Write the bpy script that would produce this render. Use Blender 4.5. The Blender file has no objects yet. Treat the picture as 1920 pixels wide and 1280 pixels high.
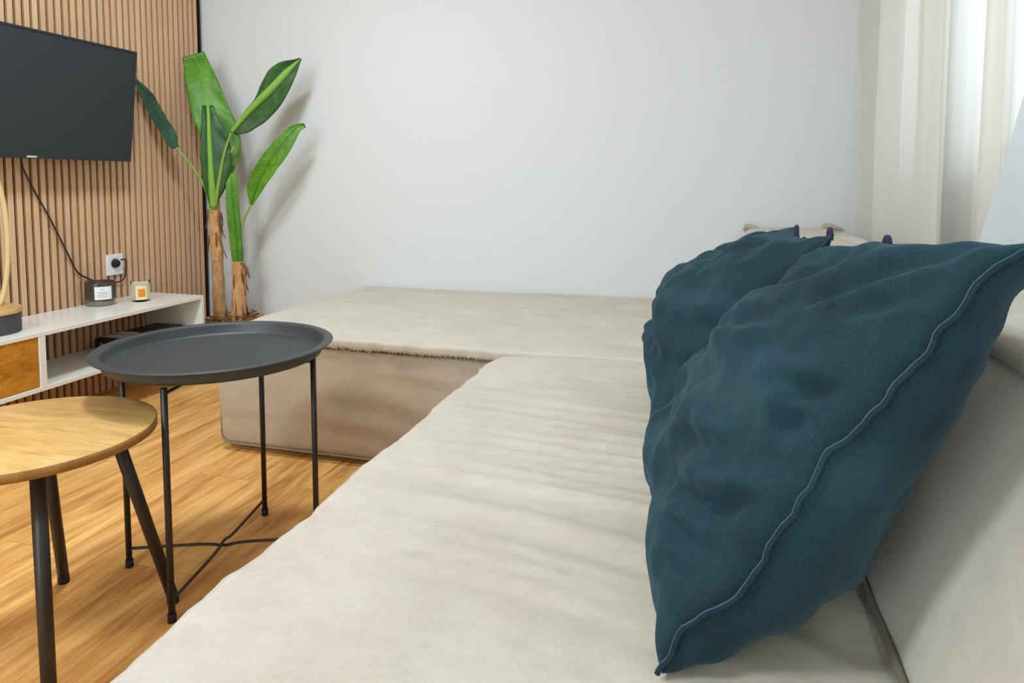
import bpy, bmesh, math, random
import numpy as np
from mathutils import Vector, noise

random.seed(7)
scene = bpy.context.scene
COL = scene.collection

# ------------------------------------------------------------------ helpers
def srgb(r, g, b):
    def f(c):
        c /= 255.0
        return c / 12.92 if c <= 0.04045 else ((c + 0.055) / 1.055) ** 2.4
    return (f(r), f(g), f(b), 1.0)

class Mat:
    """small node-graph builder around one Principled BSDF"""
    def __init__(self, name, color=(0.5, 0.5, 0.5, 1), rough=0.6, **kw):
        self.m = bpy.data.materials.new(name)
        self.m.use_nodes = True
        self.nt = self.m.node_tree
        self.b = self.nt.nodes['Principled BSDF']
        self.b.inputs['Base Color'].default_value = color
        self.b.inputs['Roughness'].default_value = rough
        for k, v in kw.items():
            self.b.inputs[k.replace('_', ' ')].default_value = v
        self.tc = None
    def n(self, kind, **props):
        node = self.nt.nodes.new(kind)
        for k, v in props.items():
            setattr(node, k, v)
        return node
    def link(self, a, b):
        self.nt.links.new(a, b)
    def coords(self, scale=(1, 1, 1), rot=(0, 0, 0), kind='Object'):
        if self.tc is None:
            self.tc = self.n('ShaderNodeTexCoord')
        mp = self.n('ShaderNodeMapping')
        mp.inputs['Scale'].default_value = scale
        mp.inputs['Rotation'].default_value = rot
        self.link(self.tc.outputs[kind], mp.inputs['Vector'])
        return mp.outputs['Vector']
    def noise(self, vec, scale, detail=4, rough=0.6, dist=0.0):
        t = self.n('ShaderNodeTexNoise')
        t.inputs['Scale'].default_value = scale
        t.inputs['Detail'].default_value = detail
        t.inputs['Roughness'].default_value = rough
        t.inputs['Distortion'].default_value = dist
        self.link(vec, t.inputs['Vector'])
        return t.outputs['Fac']
    def ramp(self, fac, stops):
        r = self.n('ShaderNodeValToRGB')
        el = r.color_ramp.elements
        while len(el) < len(stops):
            el.new(0.5)
        for e, (p, c) in zip(el, stops):
            e.position = p
            e.color = c
        self.link(fac, r.inputs['Fac'])
        return r.outputs['Color']
    def mix(self, a, b, fac, mode='MIX'):
        mx = self.n('ShaderNodeMix', data_type='RGBA', blend_type=mode)
        for sock, v in ((mx.inputs['Factor'], fac), (mx.inputs['A'], a), (mx.inputs['B'], b)):
            if hasattr(v, 'is_output'):
                self.link(v, sock)
            else:
                sock.default_value = v
        return mx.outputs['Result']
    def math(self, op, a, b=0.0):
        t = self.n('ShaderNodeMath', operation=op)
        for sock, v in zip(t.inputs, (a, b)):
            if hasattr(v, 'is_output'):
                self.link(v, sock)
            else:
                sock.default_value = v
        return t.outputs[0]
    def base(self, col):
        self.link(col, self.b.inputs['Base Color'])
    def bump(self, h, strength=0.3, dist=0.01):
        bp = self.n('ShaderNodeBump')
        bp.inputs['Strength'].default_value = strength
        bp.inputs['Distance'].default_value = dist
        self.link(h, bp.inputs['Height'])
        self.link(bp.outputs['Normal'], self.b.inputs['Normal'])

def wloc(o):
    v = Vector((0, 0, 0))
    while o is not None:
        v += o.location
        o = o.parent
    return v

def obj(name, verts, faces, mat, parent=None, smooth=True, origin=None):
    """one mesh object from world-space vertices"""
    base = wloc(parent) if parent is not None else Vector((0, 0, 0))
    org = Vector(origin) if origin is not None else base
    me = bpy.data.meshes.new(name)
    me.from_pydata([(v[0] - org[0], v[1] - org[1], v[2] - org[2]) for v in verts], [], [tuple(f) for f in faces])
    me.validate()
    bm = bmesh.new(); bm.from_mesh(me)
    bmesh.ops.recalc_face_normals(bm, faces=bm.faces)
    bm.to_mesh(me); bm.free()
    if mat is not None:
        me.materials.append(mat.m)
    if smooth:
        me.polygons.foreach_set('use_smooth', [True] * len(me.polygons))
    o = bpy.data.objects.new(name, me)
    COL.objects.link(o)
    o.location = org - base
    if parent is not None:
        o.parent = parent
    return o

def tag(o, label=None, cat=None, group=None, kind=None):
    for k, v in (('label', label), ('category', cat), ('group', group), ('kind', kind)):
        if v:
            o[k] = v
    return o

def thing(name, loc, label, cat, group=None):
    o = bpy.data.objects.new(name, None)
    o.empty_display_size = 0.05
    COL.objects.link(o)
    o.location = loc
    return tag(o, label, cat, group)

class MB:
    """collects geometry for ONE mesh"""
    def __init__(self):
        self.v = []; self.f = []
    def add(self, v, f):
        k = len(self.v)
        self.v += [tuple(p) for p in v]
        self.f += [tuple(i + k for i in q) for q in f]
        return self
    def box(self, x0, x1, y0, y1, z0, z1, bevel=0.0, seg=2):
        bm = bmesh.new()
        bmesh.ops.create_cube(bm, size=1)
        for q in bm.verts:
            q.co = Vector(((x0 + x1) / 2 + q.co.x * (x1 - x0), (y0 + y1) / 2 + q.co.y * (y1 - y0), (z0 + z1) / 2 + q.co.z * (z1 - z0)))
        if bevel:
            bmesh.ops.bevel(bm, geom=bm.edges[:], offset=bevel, segments=seg, affect='EDGES', profile=0.5)
        bm.verts.index_update()
        self.add([q.co for q in bm.verts], [[q.index for q in f.verts] for f in bm.faces])
        bm.free()
        return self
    def tube(self, pts, r, sides=12, cap=True):
        pts = [Vector(p) for p in pts]
        n = len(pts)
        rs = r if isinstance(r, (list, tuple)) else [r] * n
        V = []; F = []
        t0 = (pts[1] - pts[0]).normalized()
        up = Vector((0, 0, 1)) if abs(t0.z) < 0.9 else Vector((1, 0, 0))
        nx = t0.cross(up).normalized()
        for i in range(n):
            t = (pts[min(i + 1, n - 1)] - pts[max(i - 1, 0)]).normalized()
            nx = (nx - t * nx.dot(t)).normalized()
            ny = t.cross(nx)
            for k in range(sides):
                a = 2 * math.pi * k / sides
                V.append(pts[i] + (nx * math.cos(a) + ny * math.sin(a)) * rs[i])
        for i in range(n - 1):
            for k in range(sides):
                k2 = (k + 1) % sides
                F.append((i * sides + k, i * sides + k2, (i + 1) * sides + k2, (i + 1) * sides + k))
        if cap:
            F.append(tuple(range(sides)))
            F.append(tuple((n - 1) * sides + k for k in range(sides)))
        return self.add(V, F)
    def lathe(self, prof, c=(0, 0, 0), n=64, close=False):
        V = []; F = []
        m = len(prof)
        for (r, z) in prof:
            for k in range(n):
                a = 2 * math.pi * k / n
                V.append((c[0] + r * math.cos(a), c[1] + r * math.sin(a), c[2] + z))
        rng = range(m) if close else range(m - 1)
        for i in rng:
            j = (i + 1) % m
            for k in range(n):
                k2 = (k + 1) % n
                F.append((i * n + k, i * n + k2, j * n + k2, j * n + k))
        if not close:
            F.append(tuple(range(n)))
            F.append(tuple((m - 1) * n + k for k in range(n)))
        return self.add(V, F)
    def build(self, name, mat, parent=None, smooth=True, origin=None):
        return obj(name, self.v, self.f, mat, parent, smooth, origin)

def sharpen(o, deg=35):
    """keep hard edges hard under smooth shading"""
    me = o.data
    bm = bmesh.new(); bm.from_mesh(me)
    lim = math.radians(deg)
    for e in bm.edges:
        if len(e.link_faces) == 2 and e.calc_face_angle(0) > lim:
            e.smooth = False
    bm.to_mesh(me); bm.free()
    return o

def smooth_path(pts, n=40):
    """Catmull-Rom through pts, resampled to n points"""
    P = [Vector(p) for p in pts]
    P = [P[0] * 2 - P[1]] + P + [P[-1] * 2 - P[-2]]
    dense = []
    for i in range(1, len(P) - 2):
        for k in range(24):
            t = k / 24
            a, b, c, d = P[i - 1], P[i], P[i + 1], P[i + 2]
            dense.append(0.5 * ((2 * b) + (c - a) * t + (2 * a - 5 * b + 4 * c - d) * t * t + (3 * b - a - 3 * c + d) * t ** 3))
    dense.append(P[-2])
    L = [0.0]
    for a, b in zip(dense, dense[1:]):
        L.append(L[-1] + (b - a).length)
    out = []; j = 0
    for k in range(n):
        s = L[-1] * k / (n - 1)
        while j < len(L) - 2 and L[j + 1] < s:
            j += 1
        q = (s - L[j]) / max(L[j + 1] - L[j], 1e-9)
        out.append(dense[j].lerp(dense[j + 1], min(max(q, 0), 1)))
    return out

def rounded_block(lo, hi, r, step=0.02, disp=None):
    """a box with rounded edges on a fine grid; disp(p, n) -> p moves the points"""
    lo = np.array(lo, float); hi = np.array(hi, float)
    bm = bmesh.new()
    dims = hi - lo
    def ticks(a, b):
        n = max(2, int(round((b - a - 2 * r) / step)))
        inner = np.linspace(a + r, b - r, n + 1)
        e = np.array([0, .25, .5, .75]) * r
        return np.concatenate([a + e, inner, (b - e)[::-1]])
    T = [ticks(lo[i], hi[i]) for i in range(3)]
    cache = {}
    def vert(p):
        key = tuple(round(c, 6) for c in p)
        if key not in cache:
            q = np.clip(p, lo + r, hi - r)
            d = np.array(p) - q
            L = np.linalg.norm(d)
            nrm = d / L if L > 0 else np.zeros(3)
            w = q + nrm * r
            if disp is not None:
                w = disp(w, nrm)
            cache[key] = bm.verts.new(w)
        return cache[key]
    for ax in range(3):
        u, v = [a for a in range(3) if a != ax]
        for val in (lo[ax], hi[ax]):
            for i in range(len(T[u]) - 1):
                for j in range(len(T[v]) - 1):
                    q = []
                    for (a, b) in ((i, j), (i + 1, j), (i + 1, j + 1), (i, j + 1)):
                        p = np.zeros(3); p[ax] = val; p[u] = T[u][a]; p[v] = T[v][b]
                        q.append(vert(p))
                    try:
                        bm.faces.new(q)
                    except ValueError:
                        pass
    bm.verts.index_update()
    V = [tuple(x.co) for x in bm.verts]
    F = [[x.index for x in f.verts] for f in bm.faces]
    bm.free()
    return V, F

def N(x, y, z=0.0):
    return noise.noise(Vector((x, y, z)))

# ------------------------------------------------------------------ materials
def linen(name, c1, c2, c3, fine=1.0):
    m = Mat(name, rough=0.95)
    m.b.inputs['Specular IOR Level'].default_value = 0.15
    m.b.inputs['Sheen Weight'].default_value = 0.15
    big = m.noise(m.coords((1, 1, 1)), 5, 3)
    thx = m.noise(m.coords((60, 700, 400)), 1.0, 3, 0.7)
    thy = m.noise(m.coords((700, 60, 400)), 1.0, 3, 0.7)
    mott = m.noise(m.coords((22, 45, 30)), 1.0, 5, 0.75)
    th = m.math('MULTIPLY', m.math('ADD', thx, thy), 0.5)
    base = m.ramp(mott, [(0.3, c2), (0.5, c1), (0.7, c3)])
    base = m.mix(base, m.ramp(th, [(0.35, c2), (0.65, c3)]), 0.5)
    base = m.mix(base, m.ramp(big, [(0.35, c2), (0.65, c3)]), 0.25)
    m.base(base)
    m.bump(m.math('ADD', th, m.math('MULTIPLY', mott, 0.6)), 0.22, 0.0015)
    return m

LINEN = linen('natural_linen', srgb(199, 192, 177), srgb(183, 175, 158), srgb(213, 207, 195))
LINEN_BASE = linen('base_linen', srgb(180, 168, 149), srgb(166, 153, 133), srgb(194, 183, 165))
LINEN_BACK_LIT = linen('backrest_linen_lit', srgb(212, 208, 194), srgb(197, 192, 177), srgb(224, 221, 208))  # same linen as the seat, with extra light put into its paler colour
PIPING = Mat('linen_piping', srgb(128, 120, 104), 0.9)

WALLM = Mat('white_wall_paint', srgb(226, 228, 228), 0.85)
WALLM.b.inputs['Specular IOR Level'].default_value = 0.2
_t = WALLM.noise(WALLM.coords((1, 1, 1)), 240, 3, 0.7)
_t2 = WALLM.noise(WALLM.coords((90, 90, 500)), 1.0, 3, 0.7)
WALLM.base(WALLM.mix(srgb(219, 223, 225), srgb(225, 229, 230), _t))
WALLM.bump(WALLM.math('ADD', _t, _t2), 0.12, 0.002)
CEILM = Mat('ceiling_paint', srgb(240, 240, 238), 0.9)

def wood_mat(name, cols, along='y', grain=1.0, rough=0.45, planks=None):
    m = Mat(name, rough=rough)
    m.b.inputs['Specular IOR Level'].default_value = 0.35
    S = {'y': (1, 0.10, 1), 'z': (1, 1, 0.10), 'x': (0.10, 1, 1)}[along]
    vec = m.coords(S)
    return m, vec

# floor: oak laminate planks running along y
FLOORM = Mat('oak_laminate_floor', rough=0.42)
FLOORM.b.inputs['Specular IOR Level'].default_value = 0.3
_v = FLOORM.coords((1, 1, 1), (0, 0, math.radians(90)))
_br = FLOORM.n('ShaderNodeTexBrick')
_br.inputs['Scale'].default_value = 1.0
_br.inputs['Brick Width'].default_value = 1.28
_br.inputs['Row Height'].default_value = 0.19
_br.inputs['Mortar Size'].default_value = 0.0009
_br.inputs['Mortar Smooth'].default_value = 0.3
_br.offset = 0.37
_br.inputs['Color1'].default_value = (0, 0, 0, 1)
_br.inputs['Color2'].default_value = (1, 1, 1, 1)
_br.inputs['Mortar'].default_value = (0.5, 0.5, 0.5, 1)
FLOORM.link(_v, _br.inputs['Vector'])
# every plank gets its own grain: shift the lookup by the plank tone
_off = FLOORM.n('ShaderNodeVectorMath', operation='MULTIPLY_ADD')
_comb = FLOORM.n('ShaderNodeCombineXYZ')
FLOORM.link(_br.outputs['Color'], _comb.inputs['X']); FLOORM.link(_br.outputs['Color'], _comb.inputs['Y'])
FLOORM.link(_comb.outputs[0], _off.inputs[0]); _off.inputs[1].default_value = (7.0, 13.0, 0)
FLOORM.link(FLOORM.coords((1, 1, 1)), _off.inputs[2])
def _sc(vec, s):
    mp = FLOORM.n('ShaderNodeMapping'); mp.inputs['Scale'].default_value = s
    FLOORM.link(vec, mp.inputs['Vector']); return mp.outputs['Vector']
_gv = _off.outputs[0]
_g1 = FLOORM.noise(_sc(_gv, (13, 1.5, 1)), 1.0, 6, 0.66, 2.2)
_g2 = FLOORM.noise(_sc(_gv, (55, 2.6, 1)), 1.0, 4, 0.65, 0.6)
_g3 = FLOORM.noise(_sc(_gv, (5, 0.8, 1)), 1.0, 3, 0.5, 2.5)
_c = FLOORM.ramp(_g1, [(0.34, srgb(132, 74, 26)), (0.44, srgb(204, 142, 70)), (0.54, srgb(234, 178, 100)), (0.66, srgb(255, 218, 146))])
_c = FLOORM.mix(_c, FLOORM.ramp(_g2, [(0.38, srgb(140, 80, 30)), (0.58, srgb(250, 198, 120))]), 0.34)
_c = FLOORM.mix(_c, FLOORM.ramp(_g3, [(0.42, srgb(178, 112, 48)), (0.56, srgb(252, 202, 124))]), 0.28)
_c = FLOORM.mix(_c, FLOORM.ramp(_br.outputs['Color'], [(0.0, srgb(206, 150, 88)), (1.0, srgb(236, 188, 122))]), 0.18)
_c = FLOORM.mix(_c, srgb(120, 76, 40), FLOORM.math('MULTIPLY', _br.outputs['Fac'], 0.6))
FLOORM.base(_c)
FLOORM.bump(_g2, 0.06, 0.002)

# slats: each its own tone, fine vertical grain
PITCH = 0.0338
SLATM = Mat('oak_slat_veneer', rough=0.6)
SLATM.b.inputs['Specular IOR Level'].default_value = 0.25
_sep = SLATM.n('ShaderNodeSeparateXYZ')
SLATM.link(SLATM.coords(), _sep.inputs[0])
_id = SLATM.math('FLOOR', SLATM.math('DIVIDE', _sep.outputs['Y'], PITCH))
_wn = SLATM.n('ShaderNodeTexWhiteNoise', noise_dimensions='1D')
SLATM.link(_id, _wn.inputs['W'])
_g = SLATM.noise(SLATM.coords((160, 160, 6)), 1.0, 4, 0.65)
_tone = SLATM.ramp(_wn.outputs['Value'], [(0.0, srgb(214, 170, 132)), (0.35, srgb(226, 186, 144)), (0.7, srgb(220, 176, 146)), (1.0, srgb(232, 196, 154))])
SLATM.base(SLATM.mix(_tone, SLATM.ramp(_g, [(0.35, srgb(202, 158, 120)), (0.7, srgb(236, 200, 160))]), 0.4))
SLATM.bump(_g, 0.08, 0.002)
FELTM = Mat('dark_brown_felt', srgb(36, 20, 13), 0.95)

WHITE_LACQ = Mat('white_lacquer', srgb(236, 236, 228), 0.28)
BLACK_METAL = Mat('black_powder_coat', srgb(36, 32, 31), 0.42)
BLACK_METAL.b.inputs['Specular IOR Level'].default_value = 0.5
_n = BLACK_METAL.noise(BLACK_METAL.coords(), 900, 2)
BLACK_METAL.bump(_n, 0.08, 0.0006)
TRAYM = Mat('charcoal_tray_coat', srgb(56, 60, 62), 0.45)
_n = TRAYM.noise(TRAYM.coords(), 1100, 2)
TRAYM.bump(_n, 0.12, 0.0006)
RUBBER = Mat('black_rubber', srgb(26, 25, 25), 0.8)

def oak(name, dark, mid, light, scale=(1, 0.1, 1), rough=0.4, dist=1.2, ring=16):
    m = Mat(name, rough=rough)
    m.b.inputs['Specular IOR Level'].default_value = 0.35
    g = m.noise(m.coords(tuple(s * ring for s in scale)), 1.0, 4, 0.6, dist)
    f = m.noise(m.coords(tuple(s * ring * 8 for s in scale)), 1.0, 3, 0.6)
    c = m.ramp(g, [(0.3, dark), (0.5, mid), (0.7, light)])
    m.base(m.mix(c, m.ramp(f, [(0.35, dark), (0.65, light)]), 0.3))
    return m
STOOL_OAK = oak('light_oak_top', srgb(186, 140, 74), srgb(210, 168, 100), srgb(226, 190, 126), (0.3, 2.4, 1), ring=9)
EDGE_OAK = oak('oak_edge_band', srgb(138, 92, 40), srgb(154, 108, 52), srgb(170, 124, 66), (1, 1, 0.2))
DOOR_OAK = oak('honey_oak_door', srgb(160, 98, 20), srgb(194, 130, 36), srgb(216, 156, 58), (1, 0.55, 1.5), dist=1.8, ring=9)
LAMP_OAK = oak('lamp_oak_disc', srgb(196, 150, 92), srgb(212, 170, 110), srgb(224, 186, 130), (1, 0.3, 1))

SCREEN = Mat('dark_grey_screen', srgb(48, 54, 58), 0.6)
SCREEN.b.inputs['Specular IOR Level'].default_value = 0.3
TVPL = Mat('black_tv_plastic', srgb(36, 40, 43), 0.5)
SILVER = Mat('silver_mark', srgb(205, 208, 210), 0.4)
CABLE = Mat('black_cable', srgb(40, 26, 20), 0.6)

DENIM = Mat('dark_teal_denim', rough=0.88)
DENIM.b.inputs['Specular IOR Level'].default_value = 0.2
DENIM.b.inputs['Sheen Weight'].default_value = 0.22
DENIM.b.inputs['Sheen Roughness'].default_value = 0.45
DENIM.b.inputs['Sheen Tint'].default_value = srgb(130, 175, 190)
_a = DENIM.noise(DENIM.coords(), 7, 4, 0.6)
_b = DENIM.noise(DENIM.coords(), 420, 3, 0.7)
_c2 = DENIM.ramp(_a, [(0.32, srgb(22, 43, 55)), (0.52, srgb(28, 54, 66)), (0.7, srgb(42, 73, 85))])
DENIM.base(DENIM.mix(_c2, DENIM.ramp(_b, [(0.35, srgb(16, 34, 45)), (0.7, srgb(51, 82, 94))]), 0.3))
DENIM.bump(_b, 0.25, 0.0015)
SEAM = Mat('faded_seam_thread', srgb(62, 86, 95), 0.9)
TABM = Mat('indigo_tab', srgb(44, 48, 78), 0.9)

def leafmat(name, a, b, c):
    m = Mat(name, rough=0.42)
    m.b.inputs['Specular IOR Level'].default_value = 0.4
    n1 = m.noise(m.coords(), 9, 3)
    n2 = m.noise(m.coords((30, 30, 140)), 1.0, 2)
    m.base(m.mix(m.ramp(n1, [(0.3, a), (0.5, b), (0.7, c)]), m.ramp(n2, [(0.4, a), (0.6, c)]), 0.3))
    m.bump(n2, 0.15, 0.003)
    m.b.inputs['Subsurface Weight'].default_value = 0.0
    return m
LEAF_BRIGHT = leafmat('bright_leaf', srgb(62, 116, 20), srgb(84, 142, 30), srgb(112, 168, 48))
LEAF_MID = leafmat('mid_leaf', srgb(46, 98, 24), srgb(62, 122, 30), srgb(80, 142, 40))
LEAF_DARK = leafmat('dark_leaf', srgb(30, 66, 26), srgb(40, 84, 32), srgb(56, 104, 40))
LEAF_BLUE = leafmat('blue_green_leaf', srgb(34, 66, 50), srgb(44, 80, 60), srgb(60, 100, 76))
STEM = Mat('yellow_green_stem', srgb(140, 168, 74), 0.5)
RIBM = Mat('pale_green_rib', srgb(126, 176, 66), 0.5)
BARK = oak('fibrous_bark', srgb(150, 108, 66), srgb(184, 142, 96), srgb(206, 168, 124), (2, 2, 0.4), 0.85, 1.5, 30)
HUSK = oak('golden_husk', srgb(166, 108, 56), srgb(202, 152, 96), srgb(224, 188, 138), (2, 2, 0.3), 0.8, 1.5, 26)
DRYM = Mat('dry_brown_fibre', srgb(128, 84, 46), 0.9)
POTM = oak('tan_woven_pot', srgb(170, 134, 84), srgb(200, 164, 108), srgb(216, 182, 128), (1, 1, 3), 0.8, 0.5, 40)
SOIL = Mat('potting_bark', srgb(120, 88, 56), 0.95)
_n = SOIL.noise(SOIL.coords(), 60, 4)
SOIL.base(SOIL.ramp(_n, [(0.35, srgb(70, 48, 30)), (0.5, srgb(140, 104, 66)), (0.65, srgb(196, 160, 110))]))
SOIL.bump(_n, 0.8, 0.02)

JARM = Mat('smoky_brown_glass', srgb(66, 56, 48), 0.2)
JARB = Mat('grey_glass_base', srgb(136, 128, 114), 0.25)
PAPER = Mat('white_label_paper', srgb(236, 238, 236), 0.7)
INK = Mat('grey_print', srgb(150, 162, 170), 0.7)
ORANGE = Mat('orange_label', srgb(226, 140, 40), 0.6)
CREAMP = Mat('cream_label', srgb(244, 226, 172), 0.6)
WAX = Mat('cream_wax', srgb(240, 232, 204), 0.5)
GLASS = Mat('clear_glass', (1, 1, 1, 1), 0.03)
GLASS.b.inputs['Transmission Weight'].default_value = 1.0
GLASS.b.inputs['IOR'].default_value = 1.06
DRUMM = Mat('charcoal_drum', srgb(66, 68, 70), 0.7)
RINGM = Mat('pale_wood_ring', srgb(222, 196, 140), 0.5)
PLASTIC_W = Mat('white_plastic', srgb(240, 240, 238), 0.35)
BOXM = Mat('black_box_plastic', srgb(28, 24, 24), 0.4)
DISP = Mat('grey_display', srgb(196, 192, 194), 0.5)
GREYP = Mat('grey_socket_plastic', srgb(150, 150, 152), 0.4)
FRAMEM = Mat('white_window_frame', srgb(236, 238, 238), 0.4)

def sheer(name, col, transp, trans):
    m = Mat(name, col, 0.9)
    nt = m.nt
    out = nt.nodes['Material Output']
    dif = m.n('ShaderNodeBsdfDiffuse'); dif.inputs['Color'].default_value = col
    tl = m.n('ShaderNodeBsdfTranslucent'); tl.inputs['Color'].default_value = col
    tp = m.n('ShaderNodeBsdfTransparent')
    m1 = m.n('ShaderNodeMixShader'); m1.inputs[0].default_value = trans
    m2 = m.n('ShaderNodeMixShader')
    weave = m.noise(m.coords((300, 300, 300)), 1.0, 2)
    fac = m.ramp(weave, [(0.3, (transp * 0.8,) * 3 + (1,)), (0.7, (min(transp * 1.2, 1),) * 3 + (1,))])
    m.link(fac, m2.inputs[0])
    m.link(dif.outputs[0], m1.inputs[1]); m.link(tl.outputs[0], m1.inputs[2])
    m.link(m1.outputs[0], m2.inputs[1]); m.link(tp.outputs[0], m2.inputs[2])
    m.link(m2.outputs[0], out.inputs['Surface'])
    nt.nodes.remove(m.b)
    return m
SHEER = sheer('ivory_sheer', srgb(249, 248, 242), 0.12, 0.45)
SHEER2 = sheer('cool_white_sheer', srgb(218, 228, 234), 0.10, 0.25)  # cool sheer; dimness of front-only light put into its darker, less translucent colour

# ------------------------------------------------------------------ the room
XL, XR, YB, YF, ZC = -2.555, 0.80, 3.04, -2.4, 2.5
WY0, WY1, WZ0, WZ1 = 0.35, 2.55, 0.98, 2.28           # window opening in the right wall

def struct(o, label):
    return tag(o, label, 'room', None, 'structure')
def structbox(name, b, mat, label):
    return struct(MB().box(*b).build(name, mat, smooth=False), label)

structbox('floor', (XL - .1, XR + .2, YF - .1, YB + .1, -.1, 0), FLOORM, 'warm oak laminate floor with planks running towards the white wall')
structbox('ceiling', (XL - .1, XR + .2, YF - .1, YB + .1, ZC, ZC + .1), CEILM, 'white ceiling over the whole room')
structbox('wall_back', (XL - .1, XR + .2, YB, YB + .1, 0, ZC), WALLM, 'large plain white wall behind the plant and chaise')
structbox('wall_left', (XL - .1, XL, YF, YB, 0, ZC), WALLM, 'white wall carrying the oak slat cladding')
structbox('wall_front', (XL - .1, XR + .2, YF - .1, YF, 0, ZC), WALLM, 'white wall behind the photographer')
w = MB()
w.box(XR, XR + .2, YF, WY0, 0, ZC); w.box(XR, XR + .2, WY1, YB, 0, ZC)
w.box(XR, XR + .2, WY0, WY1, 0, WZ0); w.box(XR, XR + .2, WY0, WY1, WZ1, ZC)
struct(w.build('wall_right', WALLM, smooth=False), 'white wall with the window behind the sheer curtains')

win = tag(bpy.data.objects.new('window_1', None), 'white framed window behind the sheer curtains', 'window', None, 'structure')
COL.objects.link(win); win.location = (XR + .1, (WY0 + WY1) / 2, WZ0)
f = MB(); t = .055
f.box(XR + .08, XR + .14, WY0, WY0 + t, WZ0, WZ1, .004); f.box(XR + .08, XR + .14, WY1 - t, WY1, WZ0, WZ1, .004)
f.box(XR + .08, XR + .14, WY0, WY1, WZ0, WZ0 + t, .004); f.box(XR + .08, XR + .14, WY0, WY1, WZ1 - t, WZ1, .004)
ym = (WY0 + WY1) / 2
f.box(XR + .075, XR + .145, ym - .04, ym + .04, WZ0, WZ1, .004)
f.build('window_frame', FRAMEM, win, smooth=False)
PANE = Mat('window_glass', (1, 1, 1, 1), 0.0)
PANE.nt.nodes.remove(PANE.b)
_tp = PANE.n('ShaderNodeBsdfTransparent'); _gl = PANE.n('ShaderNodeBsdfGlossy'); _gl.inputs['Roughness'].default_value = 0.02
_mx = PANE.n('ShaderNodeMixShader'); _mx.inputs[0].default_value = 0.06
PANE.link(_tp.outputs[0], _mx.inputs[1]); PANE.link(_gl.outputs[0], _mx.inputs[2]); PANE.link(_mx.outputs[0], PANE.nt.nodes['Material Output'].inputs['Surface'])
for (a, b) in ((WY0 + t, ym - .04), (ym + .04, WY1 - t)):
    MB().box(XR + .106, XR + .112, a, b, WZ0 + t, WZ1 - t).build('window_pane', PANE, win, smooth=False)
MB().box(XR - .03, XR + .08, WY0 - .02, WY1 + .02, WZ0 - .03, WZ0, .005).build('window_sill', FRAMEM, win, smooth=False)

# slat cladding on the left wall
SX0, SX1 = XL + .001, -2.530
panel = tag(bpy.data.objects.new('trim_1', None), 'oak slat cladding with dark gaps on the left wall', 'wall cladding', None, 'structure')
COL.objects.link(panel); panel.location = (XL, 0, 0)
PY1 = 3.022
MB().box(SX0, SX0 + .009, YF + .3, PY1 - .001, 0.001, ZC - .002).build('felt_backing', FELTM, panel, smooth=False)
sm = MB()
k0 = int(math.floor((YF + .3) / PITCH)); k1 = int(math.floor(PY1 / PITCH))
for k in range(k0, k1):
    y = k * PITCH
    sm.box(SX0 + .009, SX1, y + .0065, y + PITCH - .0065, 0.001, ZC - .002, .0012, 1)
sm.build('slats', SLATM, panel, smooth=False)
MB().box(SX0, SX1 + .001, PY1 - .004, PY1 + .002, 0.001, ZC - .002).build('edge_strip', FELTM, panel, smooth=False)

# ------------------------------------------------------------------ corner sofa
SEATZ = 0.410
sofa = thing('corner_sofa', (-0.2, 1.3, 0), 'large natural linen corner sofa with chaise against the white wall', 'sofa')

CX0, CX1, CY0, CY1 = -1.598, 0.20, 1.944, 3.030
def chaise_disp(p, n):
    x, y, z = p
    d = 0.0
    if abs(n[1] + 1) < .5 or y < CY0 + .03:
        s = (z - 0.02) / 0.36
        d = 0.010 * N(x * 2.0, z * 22 + x * 1.5, 3) * min(1, max(0, (x + 1.5) * 1.6)) + 0.004 * N(x * 3, z * 50 + x * 3, 5)
        y = y - d - 0.012 * math.sin(math.pi * min(max(s, 0), 1))
    return np.array((x, y, z))
V, F = rounded_block((CX0, CY0, 0.022), (CX1, CY1, 0.378), 0.022, 0.018, chaise_disp)
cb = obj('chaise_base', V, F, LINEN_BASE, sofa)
# piping around the front face of the chaise
pp = []
for z in np.linspace(.37, .06, 10): pp.append((CX0 + .012, CY0 - .004, z))
for a in np.linspace(0, math.pi / 2, 8): pp.append((CX0 + .012 + .035 * (1 - math.cos(a)), CY0 - .004, .06 - .032 * math.sin(a)))
for x in np.linspace(CX0 + .08, CX1 - .05, 30): pp.append((x, CY0 - .006, .028))
MB().tube(pp, .0035, 8).build('piping', PIPING, cb)

def chaise_top(p, n):
    x, y, z = p
    up = max(0.0, n[2]) if np.linalg.norm(n) > 0 else (1.0 if z > .40 else 0.0)
    wr = 0.006 * N(x * 2.2, y * 7 + x * .6, 1) + 0.004 * N(x * 5, y * 16, 2) + 0.0025 * N(x * 12, y * 12, 9)
    if z > 0.398:
        z += wr + 0.004 * math.sin(math.pi * (x - CX0) / (CX1 - CX0))
        # sag towards the back-left corner
        z -= 0.010 * max(0, (y - 2.6) / .44) * 1.0
    if y < CY0 + .02:
        y += 0.006 * N(x * 9, 1.3, 4) + 0.004 * N(x * 30, z * 10, 4)
        z += 0.003 * N(x * 14, 2.2, 8)
    if x < CX0 + .03:
        x += 0.008 * N(y * 8, 5.1, 2)
    return np.array((x, y, z))
V, F = rounded_block((CX0 - .012, CY0 - .018, 0.384), (CX1, CY1 + .004, 0.414), 0.012, 0.0125, chaise_top)
ct = obj('chaise_cushion', V, F, LINEN, sofa)
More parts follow.
